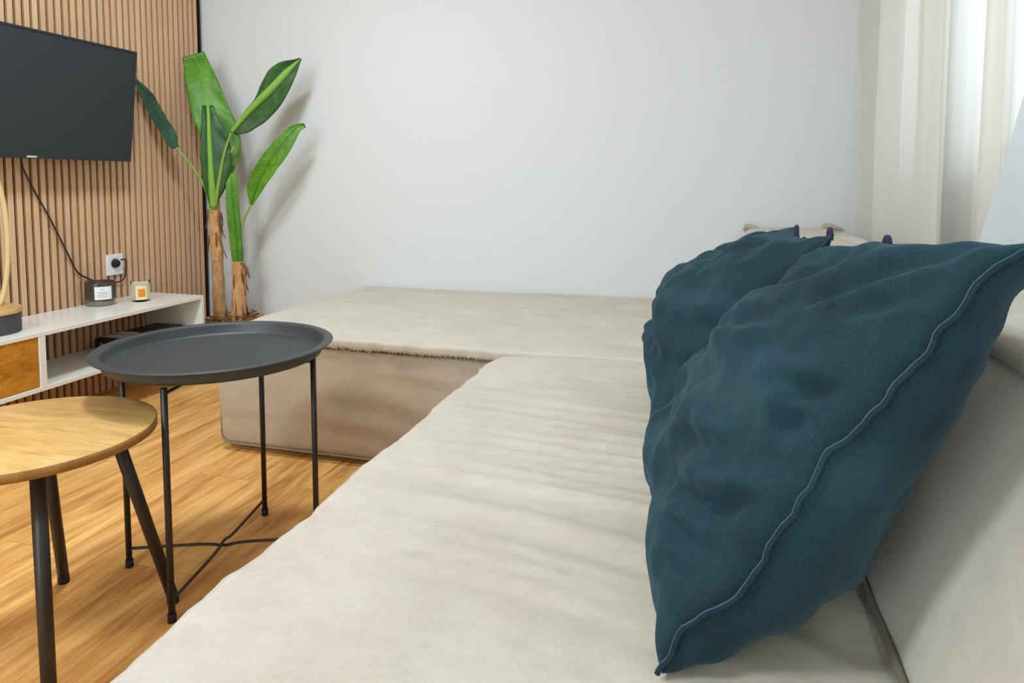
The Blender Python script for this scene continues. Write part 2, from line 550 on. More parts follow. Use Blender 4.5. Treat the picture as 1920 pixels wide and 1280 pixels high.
# frayed lip under the chaise top
fr = MB()
random.seed(3)
for i in range(110):
    x = random.uniform(-1.15, -.62)
    z = .389 + random.uniform(-.003, .003)
    fr.tube([(x, CY0 - .019, z), (x + random.uniform(-.004, .004), CY0 - .0205 - random.random() * .002, z - random.uniform(.002, .006))], .0008, 4)
tag(fr.build('frayed_fringe', LINEN, ct), None, None, None, 'stuff')

# seat running towards the camera
SX_L, SX_R, SY0, SY1 = -0.600, 0.230, -1.30, 1.940
def seat_disp(p, n):
    x, y, z = p
    if z > SEATZ - .03:
        amp = math.exp(-((y - 1.30) / .42) ** 2)
        fade = min(1, max(0.15, (x - SX_L) / .35))
        u = y * 24 + 1.2 * N(x * 1.4, y * 1.6, 4) * 3 + x * 1.5
        wr = amp * fade * (0.014 * (0.4 - abs(N(x * .9, u * .8, 0.5)) * 1.6) + 0.010 * N(x * 1.2, u * 1.6, 7) + .0035 * N(x * 3, u * 3, 2))
        wr += 0.0030 * N(x * 6, y * 6, 2.5) + 0.0012 * N(x * 18, y * 18, 2.5)
        if n[2] > .5 or np.linalg.norm(n) == 0:
            z += wr
            z += 0.010 * math.sin(math.pi * min(max((x - SX_L) / .8, 0), 1)) - 0.006
            # seam line a little inside the left edge
            z -= 0.004 * math.exp(-((x - SX_L - .030 - .004 * N(y * 6, 0, 1)) / .004) ** 2)
        else:
            z += wr * .5
    # rounded far corner in plan and an uneven left edge
    if x < SX_L + .10:
        e = 0.010 * N(y * 5, 0.3, 6) + 0.006 * N(y * 17, 0.9, 6) + 0.003 * N(y * 40, 0.9, 3)
        far = max(0.0, (y - (SY1 - .10)) / .10)
        k = 1 - (x - SX_L) / .10
        x += (e + 0.055 * far ** 2.2) * k
    return np.array((x, y, z))
V, F = rounded_block((SX_L, SY0, 0.285), (SX_R, SY1, SEATZ), 0.024, 0.0115, seat_disp)
sc = obj('seat_cushion', V, F, LINEN, sofa)
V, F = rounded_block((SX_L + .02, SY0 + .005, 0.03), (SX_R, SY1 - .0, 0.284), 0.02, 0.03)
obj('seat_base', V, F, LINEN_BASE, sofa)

# slanted backrest along the window side
BX0, BX1, BY0, BY1 = 0.205, 0.56, -1.30, 3.02
BZ = 0.716
def back_disp(p, n):
    x, y, z = p
    k = max(0.0, (z - SEATZ) / (BZ - SEATZ))
    front = 1 - min(1, max(0, (x - BX0) / .2))
    if y < 1.75:
        lean = .150
    else:
        lean = .150 - .18 * min(1, (y - 1.75) / .5)
    x += front * (k * lean)
    if front > .5:
        x -= 0.010 * math.sin(math.pi * min(k, 1)) + 0.004 * N(y * 4, z * 4, 1) + 0.002 * N(y * 12, z * 12, 2)
    if z > BZ - .02:
        z += 0.004 * N(x * 8, y * 5, 3)
    return np.array((x, y, z))
V, F = rounded_block((BX0, BY0, 0.03), (BX1, BY1, BZ), 0.03, 0.02, back_disp)
bk = obj('backrest', V, F, LINEN_BACK_LIT, sofa)
MB().tube([(BX0 - .004, y, SEATZ + .004 + .002 * N(y * 6, 2)) for y in np.linspace(-1.2, 1.94, 60)], .005, 8).build('piping', PIPING, bk)

# loose linen cover lying over the top of the backrest, overhanging its front edge
cv = MB()
ys = np.linspace(-1.28, 1.9, 190); prof = [(.358, .706), (.345, .709), (.340, .717), (.348, .728), (.367, .7345), (.41, .737), (.46, .737), (.52, .736), (.556, .731), (.570, .716), (.572, .680), (.572, .60)]
def coverpt(i, y, off):
    x, z = prof[i]
    wv = 0.016 * N(y * 4.5, 1.7) + 0.006 * N(y * 13, 0.4)
    k = 1 - min(1, i / 4)
    x += k * wv; z += 0.007 * N(x * 9, y * 5, 1.1) * (1 if i > 1 else .4) + k * .006 * N(y * 9, 7.7)
    return (x, y, z + off)
G = [[coverpt(i, y, 0) for i in range(len(prof))] for y in ys]
nP = len(prof)
cv.add([p for row in G for p in row], [(a * nP + b, a * nP + b + 1, (a + 1) * nP + b + 1, (a + 1) * nP + b) for a in range(len(ys) - 1) for b in range(nP - 1)])
cover = cv.build('backrest_cover', LINEN, sofa)
md = cover.modifiers.new('thick', 'SOLIDIFY'); md.thickness = .009; md.offset = 1
md = cover.modifiers.new('sub', 'SUBSURF'); md.levels = 1; md.render_levels = 2

# far back cushion in the corner by the window
def far_disp(p, n):
    x, y, z = p
    s = (y - 2.02) / .98
    x += -.030 * math.sin(math.pi * min(max(s, 0), 1)) + .006 * N(y * 5, z * 5, 2)
    z += .012 * math.sin(math.pi * min(max((x - .15) / .38, 0), 1)) + .006 * N(x * 7, y * 5, 8)
    return np.array((x, y, z))
V, F = rounded_block((.150, 2.00, .425), (.50, 3.015, .722), .030, .022, far_disp)
fb = obj('back_cushion', V, F, LINEN, sofa)
for c in ((.165, 3.0, .727), (.465, 3.0, .735)):
    MB().tube([(c[0] - .012, c[1], c[2] - .012), (c[0], c[1], c[2] + .006), (c[0] + .02, c[1] - .01, c[2] + .004), (c[0] + .06, c[1] - .03, c[2] - .008)], [.008, .014, .011, .005], 10).build('cushion_corner', LINEN_BASE, fb)

# ------------------------------------------------------------------ denim pillows
from mathutils.bvhtree import BVHTree
bpy.context.view_layer.update()
_dg = bpy.context.evaluated_depsgraph_get()
def tree(objs):
    vs, ps = [], []
    for o in objs:
        ev = o.evaluated_get(_dg); me = ev.to_mesh(); k = len(vs)
        vs += [o.matrix_world @ v.co for v in me.vertices]
        ps += [tuple(k + i for i in p.vertices) for p in me.polygons]
        ev.to_mesh_clear()
    return BVHTree.FromPolygons(vs, ps)
SEAT_T = tree([sc, ct]); BACK_T = tree([bk, cover, fb] + [c for c in bk.children] + [c for c in fb.children])

def rest_on_sofa(p, gap=.006):
    """push a pillow point out of the seat and the backrest it leans on"""
    if p.z < .52:
        h = SEAT_T.ray_cast(Vector((p.x, p.y, .60)), Vector((0, 0, -1)))[0]
        if h is not None and p.z < h.z + gap:
            p.z = h.z + gap
    if p.z < .80:
        hx = min((h.x for h in (BACK_T.ray_cast(Vector((-.40, p.y, p.z + dz)), Vector((1, 0, 0)))[0] for dz in (-.006, 0, .006)) if h is not None), default=None)
        if hx is not None and p.x > hx - gap:
            ht = BACK_T.ray_cast(Vector((p.x, p.y, 1.2)), Vector((0, 0, -1)))[0]
            if ht is not None and ht.z + gap - p.z < p.x - (hx - gap):
                p.z = max(p.z, ht.z + gap)
            else:
                p.x = hx - gap
    return p

def make_pillow(name, label, N0, N1, F0, F1, T, creases, seed, tabs, near_path=None, Tb=None, top_in=.72):
    """N = near edge, F = far edge; 0 = on the seat, 1 = upper end"""
    N0, N1, F0, F1 = map(Vector, (N0, N1, F0, F1))
    M = 150
    ctr = (N0 + N1 + F0 + F1) / 4
    e_t = ((N1 + F1) - (N0 + F0)).normalized()
    e_s = ((F0 + F1) - (N0 + N1)).normalized()
    nrm = e_s.cross(e_t)
    if nrm.x > 0:
        nrm = -nrm                      # front face looks towards the room
    npath = smooth_path(near_path, M + 1) if near_path else [N0.lerp(N1, t / M) for t in range(M + 1)]
    def mid(s, t):
        a = npath[int(round(t * M))]
        b = F0.lerp(F1, t)
        p = a.lerp(b, s)
        # sides drawn in between the corners
        inn = 0.10 * math.sin(math.pi * t) * (2 * s - 1)
        p -= e_s * inn * (0.0 if s < .5 else .35)
        inn2 = 0.05 * math.sin(math.pi * s) * (2 * t - 1)
        p -= e_t * inn2 * (.5 if t < .5 else top_in)
        return p
    def prof(q):
        return max(0.0, math.sin(math.pi * q)) ** 0.62
    def height(s, t, side):
        if side > 0:
            h = T * (prof(s) * prof(t * (1 - .10 * (1 - t)))) ** 0.86
        else:
            h = (Tb or T) * (prof(s) ** .62 * prof(t) ** .75) * (1.0 + .75 * (.30 - t))
        h *= 1.0 + (0.25 if side > 0 else -.1) * (0.45 - t)
        env = (prof(s) * prof(t))
        f1 = 0.020 * noise.noise(Vector((s * 3.1 + seed, t * 3.4, side * 5.0)))
        return h + f1 * env ** .7
    def relief(s, t, side):
        """creases and puckers, along the surface normal"""
        d = 0.0
        if side > 0:
            for (s0, t0, s1, t1, w_, dep) in creases:
                ax, ay = s1 - s0, t1 - t0
                q = ((s - s0) * ax + (t - t0) * ay) / (ax * ax + ay * ay)
                qc = min(max(q, 0), 1)
                dx, dy = s - (s0 + ax * qc), t - (t0 + ay * qc)
                dist = math.hypot(dx, dy)
                if dist > 3.2 * w_:
                    continue
                tap = (math.sin(math.pi * min(max(.15 + .70 * qc, 0), 1)))
                r = dist / w_
                d += dep * tap * (math.exp(-r * r) - .30 * math.exp(-((r - 1.7) / .7) ** 2))
        edge = min(s, 1 - s, t, 1 - t)
        f2 = 0.010 * noise.noise(Vector((s * 8 + t * 5 + seed, t * 7 - s * 2, side * 9.0))) + 0.0035 * noise.noise(Vector((s * 19 - t * 9 + seed, t * 15 + s * 6, side * 4.0)))
        along = t if min(s, 1 - s) < min(t, 1 - t) else s
        pk = 0.007 * noise.noise(Vector((along * 15 + seed, edge * 3, side * 2.0))) * math.exp(-(edge / .10) ** 2)
        return (f2 - d) * min(1, edge / .05) + pk * min(1, edge / .02)
    V = []; F = []
    clampz = rest_on_sofa
    ids = {}
    for side in (1, -1):
        for i in range(M + 1):
            for j in range(M + 1):
                bd = i in (0, M) or j in (0, M)
                if bd and side == -1:
                    ids[(side, i, j)] = ids[(1, i, j)]
                    continue
                # cluster samples towards the seams
                s = .5 - .5 * math.cos(math.pi * i / M) if False else i / M
                t = j / M
                p = mid(s, t) + nrm * (side * (0 if bd else max(height(s, t, side), .0)))
                V.append(p); ids[(side, i, j)] = len(V) - 1
    base_V = [v.copy() for v in V]
    for side in (1, -1):
        for i in range(1, M):
            for j in range(1, M):
                k = ids[(side, i, j)]
                du = base_V[ids[(side, i + 1, j)]] - base_V[ids[(side, i - 1, j)]]
                dv = base_V[ids[(side, i, j + 1)]] - base_V[ids[(side, i, j - 1)]]
                nn = du.cross(dv)
                if nn.length < 1e-12:
                    continue
                nn.normalize()
                if nn.dot(nrm) * side < 0:
                    nn = -nn
                V[k] = base_V[k] + nn * relief(i / M, j / M, side)
    V = [clampz(v) for v in V]
    for side in (1, -1):
        for i in range(M):
            for j in range(M):
                F.append((ids[(side, i, j)], ids[(side, i + 1, j)], ids[(side, i + 1, j + 1)], ids[(side, i, j + 1)]))
    base = thing(name, (ctr.x, ctr.y, SEATZ + .006), label, 'pillow', None)
    body = obj('pillow_body', V, F, DENIM, base)
    md = body.modifiers.new('smooth', 'SMOOTH'); md.factor = .5; md.iterations = 2
    # seam welt round the edge
    loop = [V[ids[(1, 0, j)]] for j in range(0, M + 1, 2)]
    top = [V[ids[(1, i, M)]] for i in range(0, M + 1, 3)]
    pts = [p + Vector((-.001, -.003, 0)) + nrm * (.007 * noise.noise(Vector((k * .33, seed, 0)))) for k, p in enumerate(loop)]
    MB().tube(pts, .0030, 8).build('seam', DENIM, base)
    pts2 = [p + nrm * .0030 + Vector((0, -.0022, 0)) for p in pts]
    st = MB().tube(pts2, .00075, 6).build('stitching', SEAM, base)
    tag(st, 'pale stitched seam line')
    MB().tube([p + Vector((0, 0, .001)) for p in top], .0032, 8).build('seam', DENIM, base)
    for (i, j, hh) in tabs:
        q = V[ids[(1, i, j)]]
        a = e_s * .010
        MB().tube(smooth_path([q - a - Vector((0, 0, .006)), q - a * .7 + Vector((0, 0, hh * .7)), q + Vector((0, 0, hh)), q + a * .7 + Vector((0, 0, hh * .7)), q + a - Vector((0, 0, .006))], 14), .0045, 8).build('corner_tab', TABM, base)
    return base

# (s0,t0,s1,t1,width,depth)
front_creases = [
    (.120, .535, .03, .58, .020, .017), (.060, .530, .040, .490, .020, .018), (.040, .490, .010, .535, .020, .014),
    (.100, .275, .008, .360, .018, .018), (.200, .220, .045, .295, .020, .018), (.300, .285, .120, .365, .025, .014),
    (.60, .08, .30, .06, .05, .020), (.100, .125, .025, .165, .026, .014), (.150, .175, .050, .205, .022, .013),
    (.33, .83, .62, .62, .030, .018), (.35, .91, .72, .71, .022, -.012), (.55, .94, .85, .70, .025, .012), (.10, .90, .28, .70, .030, .012),
    (.30, .44, .55, .50, .045, .014), (.45, .25, .75, .32, .045, .016), (.70, .45, .58, .22, .014, -.006), (.60, .50, .48, .28, .014, -.006), (.22, .66, .42, .56, .030, .010),
    (.03, .80, .16, .72, .025, .010),
]
make_pillow('throw_pillow', 'large dark teal denim pillow nearest the camera with a wavy stitched seam', (-.035, .68, .416), (.268, .70, .858), (-.09, 1.22, .416), (.262, 1.16, .826), .120,
            front_creases, 1.3, [(140, 150, .014)],
            near_path=[(-.035, .68, .416), (-.015, .68, .470), (.036, .68, .518), (.078, .68, .592), (.113, .68, .666), (.152, .68, .711), (.184, .685, .750), (.222, .69, .812), (.250, .69, .850), (.310, .71, .868)], Tb=.175)
rear_creases = [(.2, .25, .6, .32, .04, .02), (.3, .12, .7, .2, .04, .014), (.3, .7, .6, .9, .05, .014), (.6, .5, .9, .8, .05, .012), (.15, .8, .35, .95, .04, .015)]
make_pillow('throw_pillow', 'smaller dark teal denim pillow tucked behind the large one', (-.085, 1.27, .416), (.208, 1.27, .828), (-.073, 1.80, .416), (.208, 1.74, .814), .168,
            rear_creases, 4.7, [(4, 150, .012), (60, 150, .012), (110, 150, .026)])

# ------------------------------------------------------------------ tray table
TC = Vector((-1.111, 1.352, 0))
tray_t = thing('tray_table', TC, 'round black metal tray table with four thin legs beside the sofa', 'side table')
R = .266
prof = [(0.0001, .508), (R - .040, .508), (R - .033, .5095), (R - .029, .514), (R - .026, .530), (R - .024, .535), (R - .020, .5372), (R - .002, .5362), (R, .5345), (R - .002, .5328), (R - .018, .5332), (R - .0225, .530), (R - .0245, .514), (R - .028, .506), (R - .035, .504), (0.0001, .504)]
MB().lathe(prof, TC, 128).build('tray', TRAYM, tray_t)
feet = [Vector((-1.060, 1.127, 0)), Vector((-1.158, 1.578, 0)), Vector((-1.312, 1.269, 0)), Vector((-.908, 1.437, 0))]
for fp in feet:
    lg = MB().tube([fp + Vector((0, 0, .014)), fp + Vector((0, 0, .26)), fp + Vector((0, 0, .498))], .0068, 14).build('leg', BLACK_METAL, tray_t)
    MB().tube([fp + Vector((0, 0, .0)), fp + Vector((0, 0, .018))], .0088, 14).build('rubber_foot', RUBBER, lg)
def bar(a, b, z, dz):
    c = (a + b) / 2
    d = (b - a).normalized()
    return smooth_path([a + Vector((0, 0, z)), c - d * .05 + Vector((0, 0, z)), c + Vector((0, 0, z + dz)), c + d * .05 + Vector((0, 0, z)), b + Vector((0, 0, z))], 30)
MB().tube(bar(feet[0], feet[1], .045, .008), .0036, 8).build('stretcher', BLACK_METAL, tray_t)
MB().tube(bar(feet[2], feet[3], .045, -.006), .0036, 8).build('stretcher', BLACK_METAL, tray_t)
MB().tube(bar(feet[0], feet[1], .486, .008), .0036, 8).build('stretcher', BLACK_METAL, tray_t)
MB().tube(bar(feet[2], feet[3], .486, -.006), .0036, 8).build('stretcher', BLACK_METAL, tray_t)
ring = [TC + Vector((.200 * math.cos(a), .200 * math.sin(a), .4995)) for a in np.linspace(0, 2 * math.pi, 65)]
MB().tube(ring, .0036, 8, cap=False).build('support_ring', BLACK_METAL, tray_t)

# ------------------------------------------------------------------ wooden stool table
SC = Vector((-1.247, .987, 0)); SR = .219
stool = thing('stool_table', SC, 'low round light oak table on dark splayed legs below the tray', 'side table')
STZ = .440
tp = MB().lathe([(0.0001, STZ - .0165), (SR - .002, STZ - .0165), (SR - .002, STZ - .0006), (SR - .003, STZ), (0.0001, STZ)], SC, 96).build('top', STOOL_OAK, stool)
sharpen(tp)
MB().lathe([(SR - .0021, STZ - .018), (SR, STZ - .0175), (SR, STZ - .0015), (SR - .0021, STZ - .001)], SC, 96, close=True).build('edge_band', EDGE_OAK, stool)
for (tx, ty), (fx, fy) in (((-1.13, .905), (-1.035, .83)), ((-1.15, 1.085), (-1.107, 1.182)), ((-1.335, 1.085), (-1.406, 1.176)), ((-1.335, .885), (-1.425, .80))):
    a = Vector((tx, ty, STZ - .017)); b = Vector((fx, fy, .012))
    lg = MB().tube([a, a.lerp(b, .5), b], [.0128, .0122, .0115], 18).build('leg', BLACK_METAL, stool)
    MB().tube([b + (a - b) * .012, Vector((fx, fy, .0))], [.012, .0118], 18).build('rubber_foot', RUBBER, lg)

# ------------------------------------------------------------------ television bench
BNX0, BNX1, BNY0, BNY1, BNZ0, BNZ1 = -2.529, -2.212, .70, 2.612, .190, .399
bench = thing('tv_bench', (-2.37, 1.7, BNZ0), 'white floating media bench with oak door below the television', 'media bench')
P_ = .016
cr = MB()
cr.box(BNX0, BNX1, BNY0, BNY1, BNZ1 - P_, BNZ1, .0012, 1)
cr.box(BNX0, BNX1, BNY0, BNY1, BNZ0, BNZ0 + P_, .0012, 1)
cr.box(BNX0, BNX1, BNY1 - P_, BNY1, BNZ0 + P_, BNZ1 - P_, .0012, 1)
cr.box(BNX0, BNX1, BNY0, BNY0 + P_, BNZ0 + P_, BNZ1 - P_, .0012, 1)
cr.build('carcass', WHITE_LACQ, bench, smooth=False)
MB().box(BNX0, BNX1 - .0005, 1.802, 1.827, BNZ0 + P_, BNZ1 - P_, .0012, 1).build('divider', WHITE_LACQ, bench, smooth=False)
MB().box(BNX1 - .022, BNX1 - .005, .73, 1.800, BNZ0 + P_ + .002, BNZ1 - P_ - .002, .001, 1).build('door', DOOR_OAK, bench, smooth=False)

# set-top box on the open shelf
bx = thing('media_box', (-2.36, 2.40, BNZ0 + P_), 'flat black media box on the open shelf of the white bench', 'media player')
MB().box(-2.445, -2.29, 2.235, 2.565, BNZ0 + P_ + .004, .268, .004, 2).build('case', BOXM, bx, smooth=False)
for a, b in ((2.262, 2.312), (2.322, 2.372)):
    MB().box(-2.435, -2.345, a, b, .2675, .2695, .0008, 1).build('display', DISP, bx, smooth=False)
tx = MB()
tx.lathe([(0.0001, 0), (.0045, 0), (.0045, .001), (.0001, .001)], (0, 0, 0), 16)
tx.v = [(-2.412 + x, 2.2355 - z, .245 + y) for x, y, z in tx.v]
for i in range(4):
    tx.box(-2.403 + i * .009, -2.397 + i * .009, 2.2338, 2.2355, .2425, .2470)
tag(tx.build('mark', SILVER, bx, smooth=False), 'small white mark')
for (px, py) in ((-2.435, 2.25), (-2.435, 2.55), (-2.30, 2.25), (-2.30, 2.55)):
    MB().lathe([(.0001, 0), (.006, 0), (.006, .006), (.0001, .006)], (px, py, BNZ0 + P_ + .0006), 12).build('foot', RUBBER, bx)

# smoky jar candle
jc = Vector((-2.455, 2.285, BNZ1))
jar = thing('jar_candle', jc, 'smoky brown glass candle with a white label on the bench', 'candle')
JR = .058
jb = MB().lathe([(.0001, 0), (JR - .014, 0), (JR - .010, .003), (JR - .009, .010), (JR - .006, .024)], jc, 48).build('base', JARB, jar)
b = MB().lathe([(JR - .0062, .0241), (JR, .030), (JR + .001, .098), (JR - .001, .101), (JR - .004, .100), (JR - .005, .074), (.0001, .073)], jc, 48).build('glass', JARM, jar)
def patch(c, r, a0, a1, z0, z1, n=14, th=.0006):
    V = []; F = []
    for i in range(n + 1):
        a = a0 + (a1 - a0) * i / n
        for (rr, z) in ((r, z0), (r, z1), (r + th, z1), (r + th, z0)):
            V.append((c.x + rr * math.cos(a), c.y + rr * math.sin(a), c.z + z))
    for i in range(n):
        for k in range(4):
            F.append((i * 4 + k, i * 4 + (k + 1) % 4, (i + 1) * 4 + (k + 1) % 4, (i + 1) * 4 + k))
    F.append((0, 1, 2, 3)); F.append(tuple(n * 4 + k for k in range(4)))
    return V, F
va = math.atan2(-jc.y, -jc.x)          # towards the room
lb = MB().add(*patch(jc, JR + .0012, va - .38, va + .72, .030, .084)).build('label', PAPER, jar, smooth=False)
pr = MB()
for (a0, a1, z0, z1) in ((.02, .16, .071, .075), (-.2, .4, .059, .0615), (-.1, .35, .053, .055), (-.22, .1, .047, .049), (.12, .42, .047, .049), (-.15, .38, .040, .042)):
    pr.add(*patch(jc, JR + .0018, va + a0, va + a1, z0, z1, 6, .0003))
pr.build('print', INK, lb, smooth=False)

# white candle
cc = Vector((-2.372, 2.412, BNZ1))
can = thing('glass_candle', cc, 'small clear glass candle of cream wax with an orange square', 'candle')
CR = .0375
MB().lathe([(.0001, 0), (CR - .004, 0), (CR, .004), (CR, .088), (CR - .001, .090), (CR - .003, .088), (CR - .003, .008), (.0001, .007)], cc, 48).build('glass', GLASS, can)
MB().lathe([(.0001, .0085), (CR - .0036, .0085), (CR - .0036, .080), (CR - .008, .0785), (.0001, .078)], cc, 48).build('wax', WAX, can)
MB().tube([cc + Vector((0, 0, .078)), cc + Vector((.001, 0, .086))], .0012, 6).build('wick', RUBBER, can)
va = math.atan2(-cc.y, -cc.x)
cl = MB().add(*patch(cc, CR + .0003, va - .50, va + .72, .010, .070)).build('label', CREAMP, can, smooth=False)
MB().add(*patch(cc, CR + .0010, va - .26, va + .46, .022, .057)).build('orange_square', ORANGE, cl, smooth=False)

# table lamp at the left edge
lc = Vector((-2.375, 1.745, BNZ1))
lamp = thing('table_lamp', lc, 'grey drum table lamp with a pale wooden hoop on the bench', 'lamp')
dr = MB().lathe([(.0001, 0), (.098, 0), (.100, .002), (.100, .066), (.098, .068), (.0001, .068)], lc, 64).build('base', DRUMM, lamp); sharpen(dr)
dk = MB().lathe([(.0001, .0682), (.1015, .0682), (.1035, .071), (.1035, .083), (.1015, .086), (.0001, .086)], lc, 64).build('base_top', LAMP_OAK, lamp); sharpen(dk)
hp = []
for a in np.linspace(math.radians(-66), math.radians(246), 60):
    hp.append(Vector((lc.x, lc.y + .090 * math.copysign(abs(math.cos(a)) ** .75, math.cos(a)), lc.z + .325 + .262 * math.sin(a))))
MB().tube(hp, .0085, 12).build('hoop', RINGM, lamp)

# ------------------------------------------------------------------ television
tvx_b, tvx_t, tvz_b, tvz_t, tvy0, tvy1 = -2.432, -2.374, 1.006, 1.476, 1.60, 2.445
tv = thing('television', (-2.45, (tvy0 + tvy1) / 2, tvz_b), 'flat black television tilted out from the oak slat wall', 'television')
ax = Vector((tvx_t - tvx_b, 0, tvz_t - tvz_b)); Ht = ax.length; ax.normalize()
out = Vector((ax.z, 0, -ax.x))
def tvpt(h, y, d):
    return Vector((tvx_b, 0, tvz_b)) + ax * h + out * d + Vector((0, y, 0))
def tvbox(y0, y1, h0, h1, d0, d1, bev=0.0):
    m = MB().box(y0, y1, h0, h1, d0, d1, bev, 1)
    m.v = [tvpt(h, y, d) for (y, h, d) in m.v]
    return m
tvbox(tvy0, tvy1, 0, Ht, -.030, -.002, .003).build('housing', TVPL, tv, smooth=False)
fbz = MB()
for a in ((tvy0, tvy1, 0, .014), (tvy0, tvy1, Ht - .009, Ht), (tvy0, tvy0 + .009, .014, Ht - .009), (tvy1 - .009, tvy1, .014, Ht - .009)):
    q = tvbox(a[0], a[1], a[2], a[3], -.002, .0035, .0012); fbz.add(q.v, q.f)
fbz.build('bezel', TVPL, tv, smooth=False)
tvbox(tvy0 + .0092, tvy1 - .0092, .0142, Ht - .0092, -.002, .0008).build('screen', SCREEN, tv, smooth=False)
tag(tvbox(1.965, 2.005, .0035, .0105, .0035, .0045, .0004).build('mark', SILVER, tv, smooth=False), 'small silver mark')
tvbox(1.85, 2.20, .12, .38, -.055, -.029, .006).build('rear_housing', TVPL, tv, smooth=False)
MB().box(-2.531, -2.470, 1.95, 2.11, 1.18, 1.32, .003, 1).build('wall_mount', BLACK_METAL, tv, smooth=False)
# power cable: television -> socket plug, drooping behind the jar
cpts = [(-2.475, 1.995, 1.03), (-2.512, 2.01, .99), (-2.520, 2.055, .90), (-2.520, 2.13, .76), (-2.520, 2.195, .625), (-2.520, 2.235, .545), (-2.520, 2.275, .515), (-2.521, 2.33, .49),
        (-2.520, 2.41, .475), (-2.517, 2.455, .475), (-2.516, 2.475, .50), (-2.512, 2.478, .555), (-2.500, 2.462, .571), (-2.495, 2.435, .5735)]
cab = MB().tube(smooth_path(cpts, 90), .0034, 8).build('power_cable', CABLE, origin=cpts[0])
tag(cab, 'thin dark power cable hanging from the television to the socket', 'cable')
plug_c = Vector((-2.505, 2.428, .552))
# socket
so = thing('wall_socket', (-2.53, 2.43, .55), 'white square wall socket with a black plug on the slats', 'socket')
MB().box(-2.5298, -2.521, 2.386, 2.472, .505, .598, .003, 2).build('plate', PLASTIC_W, so, smooth=False)
rec = MB().lathe([(.021, 0), (.0215, .0012), (.0225, .0012), (.023, 0)], (0, 0, 0), 32, close=True)
rec.v = [(-2.5211 + z, 2.428 + x, .558 + y) for x, y, z in rec.v]
rec.build('recess_ring', GREYP, so)
rp = MB().lathe([(.0001, 0), (.0208, 0), (.0208, .0008), (.0001, .0008)], (0, 0, 0), 32)
rp.v = [(-2.5211 + z, 2.428 + x, .558 + y) for x, y, z in rp.v]
rp.build('recess', GREYP, so, smooth=False)
pl = MB().lathe([(.0001, 0), (.017, 0), (.017, .012), (.012, .020), (.0001, .021)], (0, 0, 0), 24)
pl.v = [(-2.5202 + z, 2.426 + x, .557 + y) for x, y, z in pl.v]
tag(pl.build('power_plug', RUBBER, origin=(-2.52, 2.426, .557)), 'round black plug sitting in the white wall socket', 'plug')

# ------------------------------------------------------------------ banana plant
plant = thing('banana_plant', (-2.225, 2.80, 0), 'tall banana plant with two stems and green leaves in the corner', 'plant')
PC = Vector((-2.215, 2.815, 0))
pot = MB().lathe([(.0001, 0), (.098, 0), (.104, .004), (.150, .228), (.156, .232), (.157, .246), (.153, .250), (.143, .248), (.140, .232), (.0001, .230)], PC, 64).build('pot', POTM, plant)
def soil_pts():
    V = []; F = []
    n = 28
    rows = []
    for i in range(n):
        r = .139 * i / (n - 1)
        for k in range(48):
            a = 2 * math.pi * k / 48
            x, y = PC.x + r * math.cos(a), PC.y + r * math.sin(a)
            z = .240 + .020 * N(x * 22, y * 22, 3) + .012 * N(x * 60, y * 60, 6) + .012 * (1 - r / .139)
            V.append((x, y, z))
    for i in range(n - 1):
        for k in range(48):
            F.append((i * 48 + k, i * 48 + (k + 1) % 48, (i + 1) * 48 + (k + 1) % 48, (i + 1) * 48 + k))
    return V, F
soil = obj('soil', *soil_pts(), SOIL, plant)
ch = MB()
random.seed(11)
for i in range(60):
    a = random.uniform(0, 6.28); r = random.uniform(.03, .135)
    c = Vector((PC.x + r * math.cos(a), PC.y + r * math.sin(a), .255 + random.uniform(0, .015)))
    d = Vector((random.uniform(-1, 1), random.uniform(-1, 1), random.uniform(-.2, .5))).normalized() * random.uniform(.01, .028)
    ch.tube([c - d, c, c + d], [.002, random.uniform(.003, .006), .002], 6)
tag(ch.build('bark_chips', DRYM, soil), None, None, None, 'stuff')

def trunk(name, pts, r, mat, seed):
    P = smooth_path(pts, 34)
    m = MB()
    V = []; F = []
    n = 28
    for i, p in enumerate(P):
        q = i / (len(P) - 1)
        rr = r[0] + (r[1] - r[0]) * q
        for k in range(n):
            a = 2 * math.pi * k / n
            d = rr * (1 + .10 * N(math.cos(a) * 2 + seed, math.sin(a) * 2, q * 9) + .06 * N(math.cos(a) * 7, math.sin(a) * 7 + seed, q * 3) + .07 * (1 if (q * 6) % 1 > .86 else 0))
            V.append((p.x + d * math.cos(a), p.y + d * math.sin(a), p.z))
    for i in range(len(P) - 1):
        for k in range(n):
            F.append((i * n + k, i * n + (k + 1) % n, (i + 1) * n + (k + 1) % n, (i + 1) * n + k))
    F.append(tuple((len(P) - 1) * n + k for k in range(n)))
    return obj(name, V, F, mat, plant)
t1 = trunk('trunk', [(-2.279, 2.80, .235), (-2.284, 2.80, .40), (-2.288, 2.80, .56), (-2.291, 2.80, .66)], (.030, .026), BARK, 2)
h1 = trunk('husk', [(-2.288, 2.80, .54), (-2.290, 2.80, .66), (-2.294, 2.80, .76), (-2.292, 2.80, .835)], (.029, .024), HUSK, 5)
tag(h1, 'golden fibrous husk')
t2 = trunk('trunk', [(-2.203, 2.84, .235), (-2.199, 2.84, .33), (-2.196, 2.84, .44), (-2.197, 2.84, .53)], (.038, .029), HUSK, 8)
dry = MB()
random.seed(5)
for (c, h, k) in ((Vector((-2.292, 2.80, .72)), .16, 12), (Vector((-2.199, 2.84, .38)), .26, 18)):
    for i in range(k):
        a = random.uniform(0, 6.28); z = random.uniform(-h / 2, h / 2)
        rr = .030
        p = c + Vector((rr * math.cos(a), rr * math.sin(a), z))
        o_ = Vector((math.cos(a), math.sin(a), 0))
        dry.tube([p, p + o_ * .004 + Vector((0, 0, -.03)), p + o_ * random.uniform(.004, .018) + Vector((0, 0, -.07))], [.003, .004, .001], 6)
